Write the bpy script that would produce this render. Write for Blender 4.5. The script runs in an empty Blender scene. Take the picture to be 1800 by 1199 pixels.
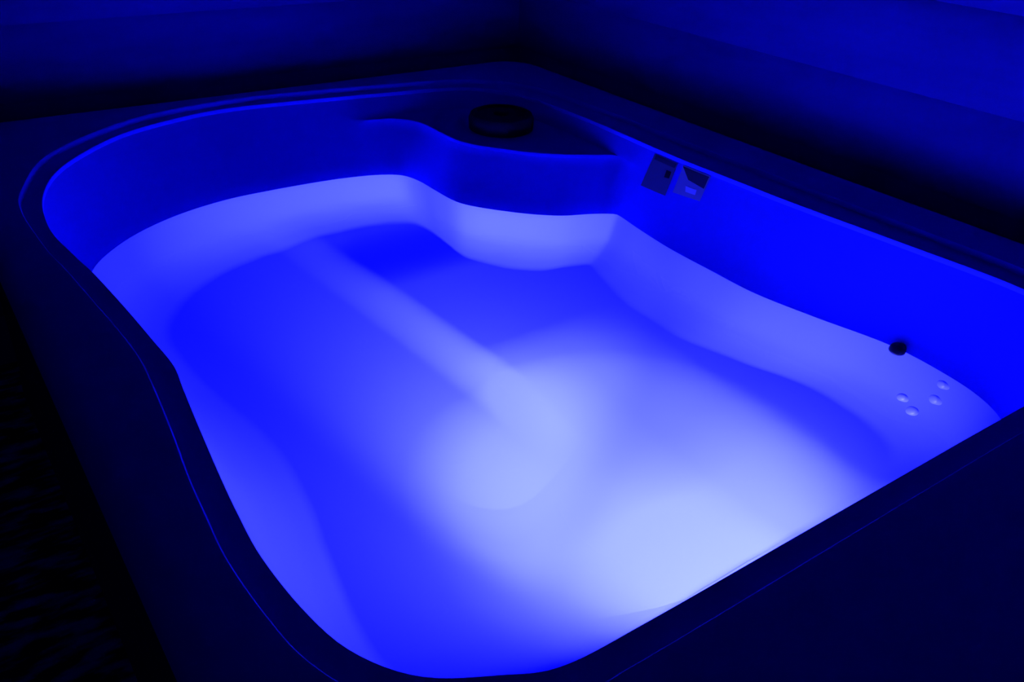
import bpy, bmesh, math
from mathutils import Vector, Matrix

# ------------------------------------------------------------------ camera
sc = bpy.context.scene
COL = sc.collection
cam_d = bpy.data.cameras.new('camera')
cam_d.sensor_width = 36.0
cam_d.lens = 31.085
cam_d.clip_start = 0.02
cam = bpy.data.objects.new('camera', cam_d)
COL.objects.link(cam)
cam.matrix_world = Matrix(((0.81838, 0.26287, -0.51103, 0.0),
                           (-0.57341, 0.43263, -0.69572, 0.0),
                           (0.03820, 0.86240, 0.50479, 1.75),
                           (0, 0, 0, 1)))
sc.camera = cam

# ------------------------------------------------------------------ world: an almost black night
world = bpy.data.worlds.new('night')
sc.world = world
world.use_nodes = True
world.node_tree.nodes['Background'].inputs[0].default_value = (0.0, 0.02, 1.0, 1)
world.node_tree.nodes['Background'].inputs[1].default_value = 0.024

# ------------------------------------------------------------------ the tub's own underwater light, plus an added beam
LAMP_COLOR = (0.295, 0.30, 1.0)
def lamp(name, loc, target, energy, size, color=LAMP_COLOR, kind='AREA', spread=170, cone=60, blend=1.0):
    d = bpy.data.lights.new(name, kind)
    d.energy = energy
    d.color = color
    if kind == 'AREA':
        d.shape = 'DISK'; d.size = size; d.spread = math.radians(spread)
    else:
        d.shadow_soft_size = size
        d.spot_size = math.radians(cone); d.spot_blend = blend
    o = bpy.data.objects.new(name, d)
    COL.objects.link(o)
    o.location = loc
    o.rotation_euler = (Vector(target) - Vector(loc)).to_track_quat('-Z', 'Y').to_euler()
    o['kind'] = 'helper'
    return o
lamp('underwater_light', (1.10, 0.69, 0.49), (1.38, 2.1, 0.34), 95, 0.12, spread=165)
lamp('added_streak_beam', (0.72, 0.67, 0.51), (1.39, 2.5, 0.53), 48, 0.10, spread=54)  # added narrow light that brightens the seat step and the far walls

sc.view_settings.view_transform = 'Standard'
sc.view_settings.look = 'None'
sc.view_settings.exposure = 0.0
sc.view_settings.gamma = 1.0
sc.view_settings.use_curve_mapping = False
sc.cycles.max_bounces = 16
sc.cycles.diffuse_bounces = 6
sc.cycles.transmission_bounces = 12
sc.cycles.caustics_reflective = True
sc.cycles.caustics_refractive = True
sc.cycles.blur_glossy = 0.0

# ------------------------------------------------------------------ materials
def mat(name, color, rough=0.5, spec=0.5, metal=0.0, noise=None, bump=None, coat=0.0):
    m = bpy.data.materials.new(name)
    m.use_nodes = True
    nt = m.node_tree
    b = nt.nodes['Principled BSDF']
    b.inputs['Base Color'].default_value = (*color, 1)
    b.inputs['Roughness'].default_value = rough
    b.inputs['Specular IOR Level'].default_value = spec
    b.inputs['Metallic'].default_value = metal
    b.inputs['Coat Weight'].default_value = coat
    tc = nt.nodes.new('ShaderNodeTexCoord')
    if noise:
        c2, scale, lo, hi, stretch = noise
        mp = nt.nodes.new('ShaderNodeMapping')
        mp.inputs['Scale'].default_value = stretch
        nz = nt.nodes.new('ShaderNodeTexNoise')
        nz.inputs['Scale'].default_value = scale
        nz.inputs['Detail'].default_value = 5
        rp = nt.nodes.new('ShaderNodeValToRGB')
        rp.color_ramp.elements[0].position = lo
        rp.color_ramp.elements[0].color = (*color, 1)
        rp.color_ramp.elements[1].position = hi
        rp.color_ramp.elements[1].color = (*c2, 1)
        nt.links.new(tc.outputs['Object'], mp.inputs['Vector'])
        nt.links.new(mp.outputs[0], nz.inputs['Vector'])
        nt.links.new(nz.outputs['Fac'], rp.inputs['Fac'])
        nt.links.new(rp.outputs['Color'], b.inputs['Base Color'])
    if bump:
        s, st, di = bump
        nb = nt.nodes.new('ShaderNodeTexNoise')
        nb.inputs['Scale'].default_value = s
        nb.inputs['Detail'].default_value = 3
        bp = nt.nodes.new('ShaderNodeBump')
        bp.inputs['Strength'].default_value = st
        bp.inputs['Distance'].default_value = di
        nt.links.new(tc.outputs['Object'], nb.inputs['Vector'])
        nt.links.new(nb.outputs['Fac'], bp.inputs['Height'])
        nt.links.new(bp.outputs[0], b.inputs['Normal'])
    return m

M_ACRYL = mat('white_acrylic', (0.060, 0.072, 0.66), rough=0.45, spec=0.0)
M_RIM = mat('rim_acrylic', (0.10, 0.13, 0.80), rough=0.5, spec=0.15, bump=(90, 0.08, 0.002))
M_CAB = mat('cabinet_panel', (0.05, 0.045, 0.04), rough=0.7, noise=((0.09, 0.08, 0.07), 6, 0.3, 0.7, (1, 1, 8)))
M_BLACK = mat('black_plastic', (0.008, 0.008, 0.009), rough=0.5, spec=0.25)
M_BLACK2 = mat('dark_grey_plastic', (0.02, 0.02, 0.022), rough=0.55, spec=0.3)
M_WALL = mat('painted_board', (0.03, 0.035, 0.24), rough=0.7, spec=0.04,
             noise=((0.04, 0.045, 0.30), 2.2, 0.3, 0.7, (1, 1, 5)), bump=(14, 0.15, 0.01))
M_GROUND = mat('ground', (0.02, 0.02, 0.02), rough=0.9,
               noise=((0.60, 0.59, 0.57), 9, 0.46, 0.62, (1.0, 2.8, 1)), bump=(20, 0.5, 0.02))
M_STICK_A = mat('grey_label', (0.15, 0.15, 0.15), rough=0.5)
M_STICK_B = mat('white_label', (0.42, 0.42, 0.42), rough=0.5)
M_INK = mat('label_ink', (0.05, 0.05, 0.05), rough=0.5)
M_PALE = mat('label_pale', (0.85, 0.85, 0.85), rough=0.5)
M_JET = mat('jet_metal', (0.13, 0.15, 0.7), rough=0.5, metal=0.0)

M_LENS = bpy.data.materials.new('lamp_lens')
M_LENS.use_nodes = True
_b = M_LENS.node_tree.nodes['Principled BSDF']
_b.inputs['Base Color'].default_value = (0.7, 0.7, 0.8, 1)
_b.inputs['Emission Color'].default_value = (0.1, 0.11, 1.0, 1)
_b.inputs['Emission Strength'].default_value = 6.0

M_WATER = bpy.data.materials.new('water')
M_WATER.use_nodes = True
nt = M_WATER.node_tree
nt.nodes.clear()
out = nt.nodes.new('ShaderNodeOutputMaterial')
gl = nt.nodes.new('ShaderNodeBsdfPrincipled')
gl.inputs['Base Color'].default_value = (1, 1, 1, 1)
gl.inputs['Roughness'].default_value = 0.0
gl.inputs['IOR'].default_value = 1.333
gl.inputs['Transmission Weight'].default_value = 1.0
ab = nt.nodes.new('ShaderNodeVolumeAbsorption')
ab.inputs['Color'].default_value = (0.25, 0.34, 0.97, 1)
ab.inputs['Density'].default_value = 0.35
tc = nt.nodes.new('ShaderNodeTexCoord')
nz = nt.nodes.new('ShaderNodeTexNoise')
nz.inputs['Scale'].default_value = 5.0
nz.inputs['Detail'].default_value = 1.5
bp = nt.nodes.new('ShaderNodeBump')
bp.inputs['Strength'].default_value = 0.25
bp.inputs['Distance'].default_value = 0.02
nt.links.new(tc.outputs['Object'], nz.inputs['Vector'])
nt.links.new(nz.outputs['Fac'], bp.inputs['Height'])
nt.links.new(bp.outputs[0], gl.inputs['Normal'])
nt.links.new(gl.outputs[0], out.inputs['Surface'])
nt.links.new(ab.outputs[0], out.inputs['Volume'])

# ------------------------------------------------------------------ helpers
def mesh_obj(name, verts, faces, m, parent=None, smooth=True, angle=None):
    me = bpy.data.meshes.new(name)
    me.from_pydata([tuple(v) for v in verts], [], faces)
    bm = bmesh.new(); bm.from_mesh(me)
    bmesh.ops.recalc_face_normals(bm, faces=bm.faces)
    bm.to_mesh(me); bm.free()
    me.materials.append(m)
    for p in me.polygons:
        p.use_smooth = smooth
    if smooth and angle is not None:
        me.set_sharp_from_angle(angle=math.radians(angle))
    o = bpy.data.objects.new(name, me)
    COL.objects.link(o)
    if parent is not None:
        o.parent = parent
        o.matrix_parent_inverse = parent.matrix_world.inverted()
    return o

def empty(name, loc):
    o = bpy.data.objects.new(name, None)
    COL.objects.link(o)
    o.location = loc
    o.matrix_world = Matrix.Translation(loc)
    o.empty_display_size = 0.1
    return o

def tag(o, label=None, cat=None, kind=None, group=None):
    if label: o['label'] = label
    if cat: o['category'] = cat
    if kind: o['kind'] = kind
    if group: o['group'] = group
    return o

def lathe(profile, n=48, origin=(0, 0, 0), axis='Z'):
    """profile: (radius, height) list, closed at both ends when radius is 0."""
    vs, fs = [], []
    for r, h in profile:
        for i in range(n):
            a = 2 * math.pi * i / n
            p = (r * math.cos(a), r * math.sin(a), h)
            if axis == 'X': p = (h, p[0], p[1])
            elif axis == 'Y': p = (p[0], h, p[1])
            vs.append((p[0] + origin[0], p[1] + origin[1], p[2] + origin[2]))
    for k in range(len(profile) - 1):
        for i in range(n):
            j = (i + 1) % n
            fs.append((k * n + i, k * n + j, (k + 1) * n + j, (k + 1) * n + i))
    fs.append(tuple(range(n)))
    fs.append(tuple((len(profile) - 1) * n + i for i in range(n)))
    return vs, fs

def catmull(pts, per=14):
    n = len(pts); res = []
    for i in range(n):
        p0, p1, p2, p3 = (pts[(i + k - 1) % n] for k in range(4))
        for s in range(per):
            t = s / per
            res.append(tuple(0.5 * ((2 * b) + (-a + c) * t + (2 * a - 5 * b + 4 * c - d) * t * t
                       + (-a + 3 * b - 3 * c + d) * t ** 3) for a, b, c, d in zip(p0, p1, p2, p3)))
    return res

CEN = (1.10, 1.60)
NA = 480
def radial(pts, per=14):
    """closed outline -> radius seen from CEN for NA directions"""
    c = catmull(pts, per)
    pol = sorted((math.atan2(y - CEN[1], x - CEN[0]) % (2 * math.pi), math.hypot(x - CEN[0], y - CEN[1])) for x, y in c)
    pol = [(pol[-1][0] - 2 * math.pi, pol[-1][1])] + pol + [(pol[0][0] + 2 * math.pi, pol[0][1])]
    out, k = [], 0
    for i in range(NA):
        a = 2 * math.pi * i / NA
        while pol[k + 1][0] < a: k += 1
        (a0, r0), (a1, r1) = pol[k], pol[k + 1]
        t = (a - a0) / (a1 - a0) if a1 > a0 else 0
        # interpolate 1/r along the chord so that straight sides stay straight
        out.append(1 / ((1 - t) / r0 + t / r1))
    return out
COS = [math.cos(2 * math.pi * i / NA) for i in range(NA)]
SIN = [math.sin(2 * math.pi * i / NA) for i in range(NA)]
def ring(rad, z, off=0.0):
    return [(CEN[0] + (r + off) * COS[i], CEN[1] + (r + off) * SIN[i], z if not callable(z) else z(i)) for i, r in enumerate(rad)]
def rings_obj(name, rings, m, parent=None, closed=False, cap_first=False, cap_last=False, angle=40):
    vs, fs = [], []
    n = len(rings[0])
    for r in rings: vs += r
    K = len(rings)
    for k in range(K if closed else K - 1):
        for i in range(n):
            j = (i + 1) % n; k2 = (k + 1) % K
            fs.append((k * n + i, k * n + j, k2 * n + j, k2 * n + i))
    if cap_first: fs.append(tuple(range(n)))
    if cap_last: fs.append(tuple((K - 1) * n + i for i in range(n)))
    return mesh_obj(name, vs, fs, m, parent, True, angle)

# ------------------------------------------------------------------ outlines of the tub (metres, seen from above)
Z_RIM, Z_LIP, Z_SHELF, Z_WATER = 0.903, 0.883, 0.815, 0.650
LIP = [(0.42, 0.565), (0.49, 0.535), (0.62, 0.53), (0.92, 0.53), (1.30, 0.53), (1.62, 0.53), (1.78, 0.545), (1.90, 0.60), (1.98, 0.70),
       (2.008, 0.82), (1.99, 1.10), (1.967, 1.40), (1.96, 1.61), (1.955, 1.85), (1.965, 2.1), (1.97, 2.30), (1.965, 2.50), (1.94, 2.66),
       (1.88, 2.78), (1.80, 2.85), (1.67, 2.885), (1.56, 2.90), (1.25, 2.945), (0.95, 2.97), (0.74, 2.925), (0.55, 2.83),
       (0.366, 2.635), (0.275, 2.43), (0.245, 2.20), (0.262, 2.00), (0.275, 1.90), (0.29, 1.72), (0.30, 1.56), (0.306, 1.445),
       (0.297, 1.36), (0.285, 1.25), (0.27, 1.10), (0.262, 1.00), (0.258, 0.90), (0.268, 0.78), (0.29, 0.69), (0.34, 0.615)]
STEP = [(0.34, 0.535), (0.45, 0.485), (0.57, 0.478), (0.92, 0.478), (1.30, 0.478), (1.62, 0.478), (1.82, 0.50), (1.97, 0.57), (2.05, 0.69),
        (2.068, 0.84), (2.065, 1.10), (2.058, 1.40), (2.055, 1.61), (2.05, 1.85), (2.05, 2.1), (2.05, 2.30), (2.04, 2.52), (2.005, 2.69),
        (1.93, 2.81), (1.82, 2.885), (1.67, 2.925), (1.47, 2.955), (1.25, 2.985), (1.02, 3.005), (0.74, 2.965), (0.54, 2.87),
        (0.335, 2.68), (0.235, 2.45), (0.205, 2.30), (0.21, 2.05), (0.225, 1.90), (0.24, 1.72), (0.25, 1.60), (0.256, 1.47),
        (0.25, 1.36), (0.238, 1.22), (0.225, 1.10), (0.218, 1.00), (0.213, 0.90), (0.22, 0.78), (0.235, 0.69), (0.275, 0.60)]
# waterline, with the bulge of the corner shelf
WAT = [(0.44, 0.66), (0.55, 0.61), (0.80, 0.595), (1.20, 0.595), (1.55, 0.595), (1.72, 0.61), (1.82, 0.645), (1.88, 0.72), (1.912, 0.83),
       (1.92, 1.00), (1.875, 1.20), (1.842, 1.38), (1.842, 1.55), (1.846, 1.72), (1.865, 1.88), (1.884, 2.00), (1.872, 2.026), (1.81, 2.06),
       (1.72, 2.095), (1.64, 2.155), (1.57, 2.23), (1.51, 2.31), (1.482, 2.38), (1.476, 2.50), (1.474, 2.60), (1.45, 2.68),
       (1.38, 2.725), (1.28, 2.75), (1.17, 2.762), (1.00, 2.765), (0.84, 2.755), (0.68, 2.71), (0.54, 2.635), (0.43, 2.54), (0.35, 2.43),
       (0.315, 2.30), (0.305, 2.05), (0.325, 1.80), (0.335, 1.60), (0.335, 1.45), (0.32, 1.20), (0.31, 1.00), (0.32, 0.85), (0.36, 0.74)]
# the same at the level of the shelf, with and without the bulge
SH_B = [(0.375, 0.60), (0.50, 0.555), (0.70, 0.55), (1.10, 0.55), (1.55, 0.55), (1.75, 0.565), (1.87, 0.615), (1.95, 0.71), (1.98, 0.83),
        (1.967, 1.08), (1.93, 1.35), (1.925, 1.55), (1.92, 1.72), (1.925, 1.92), (1.942, 2.080), (1.935, 2.115), (1.88, 2.145),
        (1.79, 2.20), (1.715, 2.26), (1.645, 2.345), (1.585, 2.43), (1.56, 2.51), (1.558, 2.61), (1.557, 2.70), (1.535, 2.77),
        (1.47, 2.825), (1.31, 2.855), (1.15, 2.87), (0.97, 2.905), (0.80, 2.88), (0.66, 2.83), (0.52, 2.745), (0.41, 2.64), (0.31, 2.47),
        (0.272, 2.28), (0.275, 2.02), (0.30, 1.78), (0.312, 1.60), (0.314, 1.45), (0.297, 1.24), (0.278, 1.04), (0.278, 0.87), (0.31, 0.70)]
SH_W = SH_B[:15] + [(1.945, 2.20), (1.948, 2.35), (1.942, 2.52), (1.915, 2.65), (1.855, 2.75), (1.775, 2.805), (1.66, 2.832), (1.57, 2.84), (1.48, 2.843)] + SH_B[26:]
rLIP, rSTEP, rWAT, rSB, rSW = (radial(p) for p in (LIP, STEP, WAT, SH_B, SH_W))

def smooth(a, b, x):
    t = min(1.0, max(0.0, (x - a) / (b - a)))
    return t * t * (3 - 2 * t)

# away from the shelf the wall runs straight from the lip down to the waterline
BUMP = [smooth(24.0, 27.5, 360.0 * i / NA) * (1 - smooth(76.0, 80.0, 360.0 * i / NA)) for i in range(NA)]
def wall_ri(i, z, above):
    """wall radius in direction i at height z; above / below tells the two sides of the shelf level apart"""
    straight = rWAT[i] + (rLIP[i] + 0.004 - rWAT[i]) * (z - Z_WATER) / (Z_LIP - 0.012 - Z_WATER)
    if above:
        t = (z - Z_SHELF) / (Z_LIP - 0.012 - Z_SHELF)
        shaped = max(rSW[i], rSB[i]) * (1 - t) + (rLIP[i] + 0.004) * t
    else:
        shaped = rWAT[i] + (rSB[i] - rWAT[i]) * min(1.0, (z - Z_WATER) / (Z_SHELF - 0.010 - Z_WATER))
    return shaped * BUMP[i] + straight * (1 - BUMP[i])
def wall_r(z, above):
    return [wall_ri(i, z, above) for i in range(NA)]

def seat_z(x, y):
    """general seat level: the back right seat is one low step higher"""
    w = x + 0.10 * (y - 1.86) - 1.12
    step = smooth(-0.13, 0.02, w) * smooth(1.20, 1.70, y)
    side = smooth(1.35, 1.60, x)
    return 0.345 + 0.068 * (1 - (1 - step) * (1 - 0.85 * side)) - 0.02 * smooth(2.1, 2.5, y) * step

def floor_z(x, y):
    z = seat_z(x, y)
    # foot well, a soft dish
    u, v = x - 1.14, y - 1.03
    q = (abs(u / 0.44) ** 2.4 + abs(v / (0.50 if v > 0 else 0.32)) ** 2.4) ** (1 / 2.4)
    t = 1 - smooth(0.0, 1.12, q)
    return z * (1 - t) + 0.27 * t

# ------------------------------------------------------------------ hot tub
tub = empty('hot_tub', (1.18, 1.60, 0.0))
tag(tub, 'large acrylic hot tub glowing blue from its underwater light, in the corner', 'hot tub')

def lerp_r(a, b, t): return [p + (q - p) * t for p, q in zip(a, b)]
shell = [ring(rLIP, Z_LIP - 0.030, 0.014)]
for t in (1.0, 0.66, 0.33, 0.0):
    z = Z_SHELF + (Z_LIP - 0.012 - Z_SHELF) * t
    shell.append(ring(wall_r(z, True), z))
for t in (1.0, 0.93, 0.8, 0.6, 0.4, 0.2, 0.0):
    z = Z_WATER + (Z_SHELF - 0.001 - Z_WATER) * t
    shell.append(ring(wall_r(z, False), z))
SEATK = []
for i, r in enumerate(rWAT):
    SEATK.append((Z_WATER - seat_z(CEN[0] + (r - 0.2) * COS[i], CEN[1] + (r - 0.2) * SIN[i])) / 0.297)
for off, z in ((0.010, 0.61), (0.022, 0.56), (0.036, 0.51), (0.052, 0.462), (0.070, 0.427), (0.093, 0.404), (0.121, 0.383), (0.152, 0.367), (0.184, 0.357)):
    shell.append(ring(rWAT, lambda i, z=z: Z_WATER - (Z_WATER - z) * SEATK[i], -off))
# inner floor
def floor_ring(s):
    res = []
    for i, r in enumerate(rWAT):
        rr = (r - 0.20) * s
        x, y = CEN[0] + rr * COS[i], CEN[1] + rr * SIN[i]
        res.append((x, y, floor_z(x, y)))
    return res
for k in range(0, 60):
    shell.append(floor_ring(1 - k / 60))
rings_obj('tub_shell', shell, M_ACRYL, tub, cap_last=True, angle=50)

# corner shelf slab
UP, DOWN = wall_r(Z_SHELF, True), wall_r(Z_SHELF - 0.011, False)
idx = [i for i in range(NA) if UP[i] - DOWN[i] > 0.016]
i0, i1 = min(idx) - 1, max(idx) + 1
sv, sf = [], []
m_ = i1 - i0 + 1
def arc(rad, z, off=0.0): return [(CEN[0] + (rad[i % NA] + off) * COS[i % NA], CEN[1] + (rad[i % NA] + off) * SIN[i % NA], z) for i in range(i0, i1 + 1)]
BACK = [max(p + 0.010, q + 0.006) for p, q in zip(UP, DOWN)]
strips = [arc(DOWN, Z_SHELF - 0.030, 0.006), arc(DOWN, Z_SHELF - 0.014, -0.001), arc(DOWN, Z_SHELF - 0.006, -0.001), arc(DOWN, Z_SHELF - 0.001, 0.002),
          arc(DOWN, Z_SHELF + 0.001, 0.008), arc(BACK, Z_SHELF + 0.001), arc(BACK, Z_SHELF - 0.030)]
for s in strips: sv += s
for k in range(len(strips)):
    k2 = (k + 1) % len(strips)
    for i in range(m_ - 1):
        sf.append((k * m_ + i, k * m_ + i + 1, k2 * m_ + i + 1, k2 * m_ + i))
sf.append(tuple(k * m_ for k in range(len(strips))))
sf.append(tuple(k * m_ + m_ - 1 for k in range(len(strips))))
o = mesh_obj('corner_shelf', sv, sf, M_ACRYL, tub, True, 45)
o['label'] = 'flat raised shelf with curved front in the back corner'

# rim: inner lip, small step and broad outer flange
OX0, OX1, OY0, OY1, OR = 0.108, 2.245, 0.02, 3.105, 0.13
def outer_r(off=0.0):
    res = []
    for i in range(NA):
        dx, dy = COS[i], SIN[i]
        lo, hi = 0.1, 4.0
        for _ in range(40):
            mid = (lo + hi) / 2
            x, y = CEN[0] + mid * dx, CEN[1] + mid * dy
            # signed distance to a rounded box
            cxx, cyy = (OX0 + OX1) / 2, (OY0 + OY1) / 2
            qx = abs(x - cxx) - ((OX1 - OX0) / 2 + off - OR); qy = abs(y - cyy) - ((OY1 - OY0) / 2 + off - OR)
            d = math.hypot(max(qx, 0), max(qy, 0)) + min(max(qx, qy), 0) - OR
            if d > 0: hi = mid
            else: lo = mid
        res.append(lo)
    return res
rOUT = outer_r()
rim = [ring(rLIP, Z_LIP - 0.032, 0.016), ring(rLIP, Z_LIP - 0.012, 0.001), ring(rLIP, Z_LIP - 0.0025, 0.001), ring(rLIP, Z_LIP - 0.0006, 0.002), ring(rLIP, Z_LIP, 0.004),
       ring(lerp_r(rLIP, rSTEP, 0.5), Z_LIP + 0.001), ring(rSTEP, Z_LIP + 0.001, -0.006), ring(rSTEP, Z_LIP + 0.003, -0.002),
       ring(rSTEP, Z_RIM - 0.004, 0.0), ring(rSTEP, Z_RIM - 0.001, 0.003), ring(rSTEP, Z_RIM, 0.009),
       ring(lerp_r(rSTEP, rOUT, 0.4), Z_RIM), ring(rOUT, Z_RIM - 0.001, -0.045), ring(rOUT, Z_RIM - 0.007, -0.02), ring(rOUT, Z_RIM - 0.018, -0.006),
       ring(rOUT, Z_RIM - 0.035, 0.0), ring(rOUT, Z_RIM - 0.075, 0.0), ring(rOUT, Z_RIM - 0.078, -0.01), ring(rOUT, Z_RIM - 0.05, -0.02),
       ring(rLIP, Z_LIP - 0.032, 0.05)]
o = rings_obj('rim', rim, M_RIM, tub, closed=True, angle=35)
o['label'] = 'broad flat rim with a low step around the opening'

# cabinet with vertical planks below the rim
def plank_ring(z, off):
    r = outer_r(off)
    res = []
    for i in range(NA):
        x, y = CEN[0] + r[i] * COS[i], CEN[1] + r[i] * SIN[i]
        res.append((x, y, z))
    return res
cab = [plank_ring(0.84, -0.024), plank_ring(0.80, -0.022), plank_ring(0.79, -0.030), plank_ring(0.42, -0.030), plank_ring(0.415, -0.036), plank_ring(0.405, -0.036),
       plank_ring(0.40, -0.030), plank_ring(0.08, -0.030), plank_ring(0.075, -0.022), plank_ring(0.0, -0.022)]
o = rings_obj('cabinet', cab, M_CAB, tub, cap_last=True, angle=30)
o['label'] = 'dark cabinet side below the rim'

# lamp fixture in the near wall under water; the second, smaller one is added for the beam
for lx, lz, k in ((1.10, 0.49, 1.0), (0.72, 0.51, 0.7)):
    c = (lx, 0.650, lz)
    fix = empty('underwater_lamp', c); fix.parent = tub
    fix.matrix_parent_inverse = tub.matrix_world.inverted()
    v, f = lathe([(0.060 * k, -0.02), (0.060 * k, 0.0), (0.052 * k, 0.006), (0.035 * k, 0.009), (0.0005, 0.010)], 40, c, 'Y')
    mesh_obj('lamp_lens', v, f, M_LENS, fix, True, 50)
    v, f = lathe([(0.078 * k, -0.03), (0.078 * k, -0.002), (0.072 * k, 0.003), (0.062 * k, 0.003), (0.062 * k, -0.03)], 40, c, 'Y')
    mesh_obj('lamp_bezel', v, f, M_ACRYL, fix, True, 40)

# inner wall position at given direction / height
def wall_x(y, z, side=+1):
    """x of the right inner wall above the water at (y, z)"""
    best = None
    for i in range(-NA // 6, NA // 6):
        rr = [wall_ri(i % NA, z, z > Z_SHELF), wall_ri((i + 1) % NA, z, z > Z_SHELF)]
        ya = CEN[1] + rr[0] * SIN[i % NA]; yb = CEN[1] + rr[1] * SIN[(i + 1) % NA]
        if ya <= y <= yb:
            s = (y - ya) / (yb - ya + 1e-9)
            xa = CEN[0] + rr[0] * COS[i % NA]; xb = CEN[0] + rr[1] * COS[(i + 1) % NA]
            return xa + (xb - xa) * s
    return 1.93

def sticker(name, corners, m, parent, lift, label=None, n=8, thick=0.0012):
    """corners: (y,z) x 4 on the right inner wall; follows the wall's curve"""
    (y00, z00), (y10, z10), (y11, z11), (y01, z01) = corners
    vs = []
    for layer in (0, 1):
        for a in range(n + 1):
            for b in range(n + 1):
                u, w = a / n, b / n
                y = (y00 * (1 - u) + y10 * u) * (1 - w) + (y01 * (1 - u) + y11 * u) * w
                z = (z00 * (1 - u) + z10 * u) * (1 - w) + (z01 * (1 - u) + z11 * u) * w
                vs.append((wall_x(y, z) - lift + layer * thick, y, z))
    g = (n + 1) ** 2; fs = []
    for a in range(n):
        for b in range(n):
            q = (a * (n + 1) + b, (a + 1) * (n + 1) + b, (a + 1) * (n + 1) + b + 1, a * (n + 1) + b + 1)
            fs.append(q); fs.append(tuple(g + k for k in reversed(q)))
    edge = [a * (n + 1) for a in range(n + 1)] + [n * (n + 1) + b for b in range(1, n + 1)] + [a * (n + 1) + n for a in range(n - 1, -1, -1)] + [b for b in range(n - 1, 0, -1)]
    for k in range(len(edge)):
        e0, e1 = edge[k], edge[(k + 1) % len(edge)]
        fs.append((e0, e1, g + e1, g + e0))
    o = mesh_obj(name, vs, fs, m, parent, True, 40)
    if label: o['label'] = label
    return o

sa = sticker('safety_label', [(1.944, 0.866), (1.838, 0.866), (1.832, 0.772), (1.950, 0.766)], M_STICK_A, tub, 0.004,
             'grey rectangular label on the inner wall, a black dot at its right edge')
sticker('printed_heading', [(1.936, 0.864), (1.842, 0.864), (1.842, 0.852), (1.936, 0.852)], M_INK, sa, 0.0055)
sticker('printed_dot', [(1.868, 0.838), (1.848, 0.838), (1.846, 0.820), (1.866, 0.818)], M_BLACK, sa, 0.0055)
sb = sticker('safety_label', [(1.814, 0.868), (1.702, 0.868), (1.698, 0.798), (1.808, 0.790)], M_STICK_B, tub, 0.004,
             'pale square label with a dark picture, beside the grey label')
sticker('printed_picture', [(1.812, 0.865), (1.706, 0.865), (1.704, 0.832), (1.772, 0.838)], M_INK, sb, 0.0055)
sticker('printed_patch', [(1.770, 0.820), (1.726, 0.822), (1.722, 0.808), (1.762, 0.806)], M_PALE, sb, 0.0055)

# round water jets in the right-hand wall under water
WALL_PROFILE = ((0.65, 0.0), (0.61, 0.010), (0.56, 0.022), (0.51, 0.036), (0.462, 0.052), (0.425, 0.070), (0.397, 0.092), (0.378, 0.118))
def jet(y, z, r):
    k = min(range(-NA // 4, NA // 4), key=lambda i: abs(CEN[1] + rWAT[i % NA] * SIN[i % NA] - y)) % NA
    zz = Z_WATER - (Z_WATER - z) / SEATK[k]
    for (z0, o0), (z1, o1) in zip(WALL_PROFILE, WALL_PROFILE[1:]):
        if zz >= z1: break
    off = o0 + (o1 - o0) * (z0 - zz) / (z0 - z1)
    lean = math.atan2(o1 - o0, (z0 - z1) * SEATK[k])
    rr = rWAT[k] - off
    v, f = lathe([(r, 0.012), (r, -0.002), (r * 0.9, -0.005), (r * 0.7, -0.008), (r * 0.4, -0.010), (0.0005, -0.0105)], 32, (0, 0, 0), 'X')
    rot = Matrix.Rotation(2 * math.pi * k / NA, 4, 'Z') @ Matrix.Rotation(lean, 4, 'Y')
    c = Vector((CEN[0] + rr * COS[k], CEN[1] + rr * SIN[k], z))
    v = [tuple(rot @ Vector(p) + c) for p in v]
    o = mesh_obj('water_jet', v, f, M_JET, tub, True, 40)
    o['label'] = 'small bright round water jet'
for y, z, r in ((0.836, 0.605, 0.017), (0.815, 0.535, 0.018), (0.862, 0.475, 0.016), (0.815, 0.455, 0.018)):
    jet(y, z, r)

# ------------------------------------------------------------------ water
wr = [ring(rWAT, Z_WATER, 0.008)]
for off, z in ((0.0, 0.61), (-0.012, 0.56), (-0.026, 0.51), (-0.042, 0.462), (-0.055, 0.41), (-0.055, 0.30)):
    wr.append(ring(rWAT, z, off))
def below_ring(s):
    return [(CEN[0] + (r - 0.055) * s * COS[i], CEN[1] + (r - 0.055) * s * SIN[i], 0.06) for i, r in enumerate(rWAT)]
wr.append(below_ring(1.0))
water = rings_obj('water', wr, M_WATER, None, cap_first=True, cap_last=True, angle=30)
tag(water, 'still clear water lit bright blue, filling the hot tub', 'water', 'stuff')

# ------------------------------------------------------------------ things on the tub
fc = empty('filter_cap', (1.765, 2.525, Z_SHELF + 0.0015))
tag(fc, 'round black filter cap on the corner shelf of the hot tub', 'filter cap')
v, f = lathe([(0.106, 0.0), (0.113, 0.004), (0.115, 0.040), (0.108, 0.056), (0.094, 0.062), (0.086, 0.062), (0.080, 0.054), (0.0005, 0.054)], 8 * 6, (1.765, 2.525, Z_SHELF + 0.0015), 'Z')
mesh_obj('cap_body', v, f, M_BLACK, fc, True, 35)
v, f = lathe([(0.028, 0.050), (0.028, 0.063), (0.024, 0.067), (0.0005, 0.067)], 32, (1.765, 2.525, Z_SHELF + 0.0015), 'Z')
mesh_obj('cap_knob', v, f, M_BLACK2, fc, True, 35)

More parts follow.
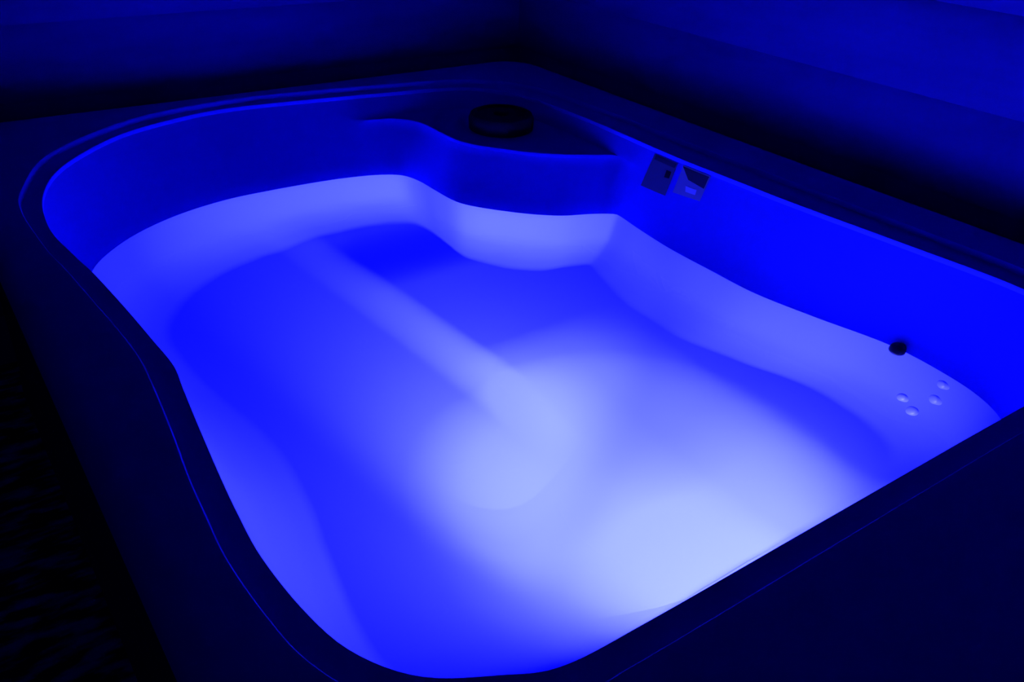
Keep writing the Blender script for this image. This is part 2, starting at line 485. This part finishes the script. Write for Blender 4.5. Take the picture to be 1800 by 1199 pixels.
v, f = lathe([(0.012, 0.022), (0.016, 0.006), (0.019, 0.0), (0.021, -0.008), (0.019, -0.016), (0.013, -0.022), (0.0005, -0.025)], 32, (0, 0, 0), 'X')
px = wall_x(0.985, Z_WATER)
plug = mesh_obj('rubber_plug', v, f, M_BLACK, None, True, 60)
plug.location = (px - 0.004, 0.975, Z_WATER + 0.002)
tag(plug, 'small round black plug on the right inner wall at the waterline', 'plug')

# ------------------------------------------------------------------ enclosure: two boarded walls and the ground
def board_wall(name, p0, p1, outward, z0, z1, label):
    """horizontal rounded boards 0.24 m high, seams at 0.912 + k * 0.24"""
    prof = []
    bh = 0.2400
    z_s = 0.912 - 4 * bh
    while z_s < z1:
        for t in (0.0, 0.03, 0.10, 0.25, 0.45, 0.65, 0.82, 0.93, 0.985):
            z = z_s + t * bh
            b = 0.016 * (1 - (2 * t - 1) ** 4) if True else 0
            if z0 <= z <= z1: prof.append((b, z))
        z_s += bh
    prof = [(0.0, z0)] + prof + [(0.0, z1)]
    back = 0.10
    vs, fs = [], []
    cross = [(-b, z) for b, z in prof] + [(back, z1), (back, z0)]
    for p in (p0, p1):
        for d, z in cross:
            vs.append((p[0] + outward[0] * d, p[1] + outward[1] * d, z))
    n = len(cross)
    for i in range(n):
        j = (i + 1) % n
        fs.append((i, j, n + j, n + i))
    fs.append(tuple(range(n))); fs.append(tuple(range(n, 2 * n)))
    o = mesh_obj(name, vs, fs, M_WALL, None, True, 25)
    tag(o, label, None, 'structure')
    return o
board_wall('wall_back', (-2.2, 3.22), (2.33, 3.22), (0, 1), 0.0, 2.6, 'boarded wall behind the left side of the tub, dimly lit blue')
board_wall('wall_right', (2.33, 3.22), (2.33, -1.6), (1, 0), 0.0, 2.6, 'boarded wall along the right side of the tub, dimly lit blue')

gv, gf = [], []
GX0, GX1, GY0, GY1, T = -2.3, 2.5, -1.7, 3.4, 0.08
gv = [(GX0, GY0, -T), (GX1, GY0, -T), (GX1, GY1, -T), (GX0, GY1, -T), (GX0, GY0, 0), (GX1, GY0, 0), (GX1, GY1, 0), (GX0, GY1, 0)]
gf = [(0, 1, 2, 3), (4, 5, 6, 7), (0, 1, 5, 4), (1, 2, 6, 5), (2, 3, 7, 6), (3, 0, 4, 7)]
g = mesh_obj('floor', gv, gf, M_GROUND, None, False)
tag(g, 'nearly black ground with faint mottled patches', None, 'structure')
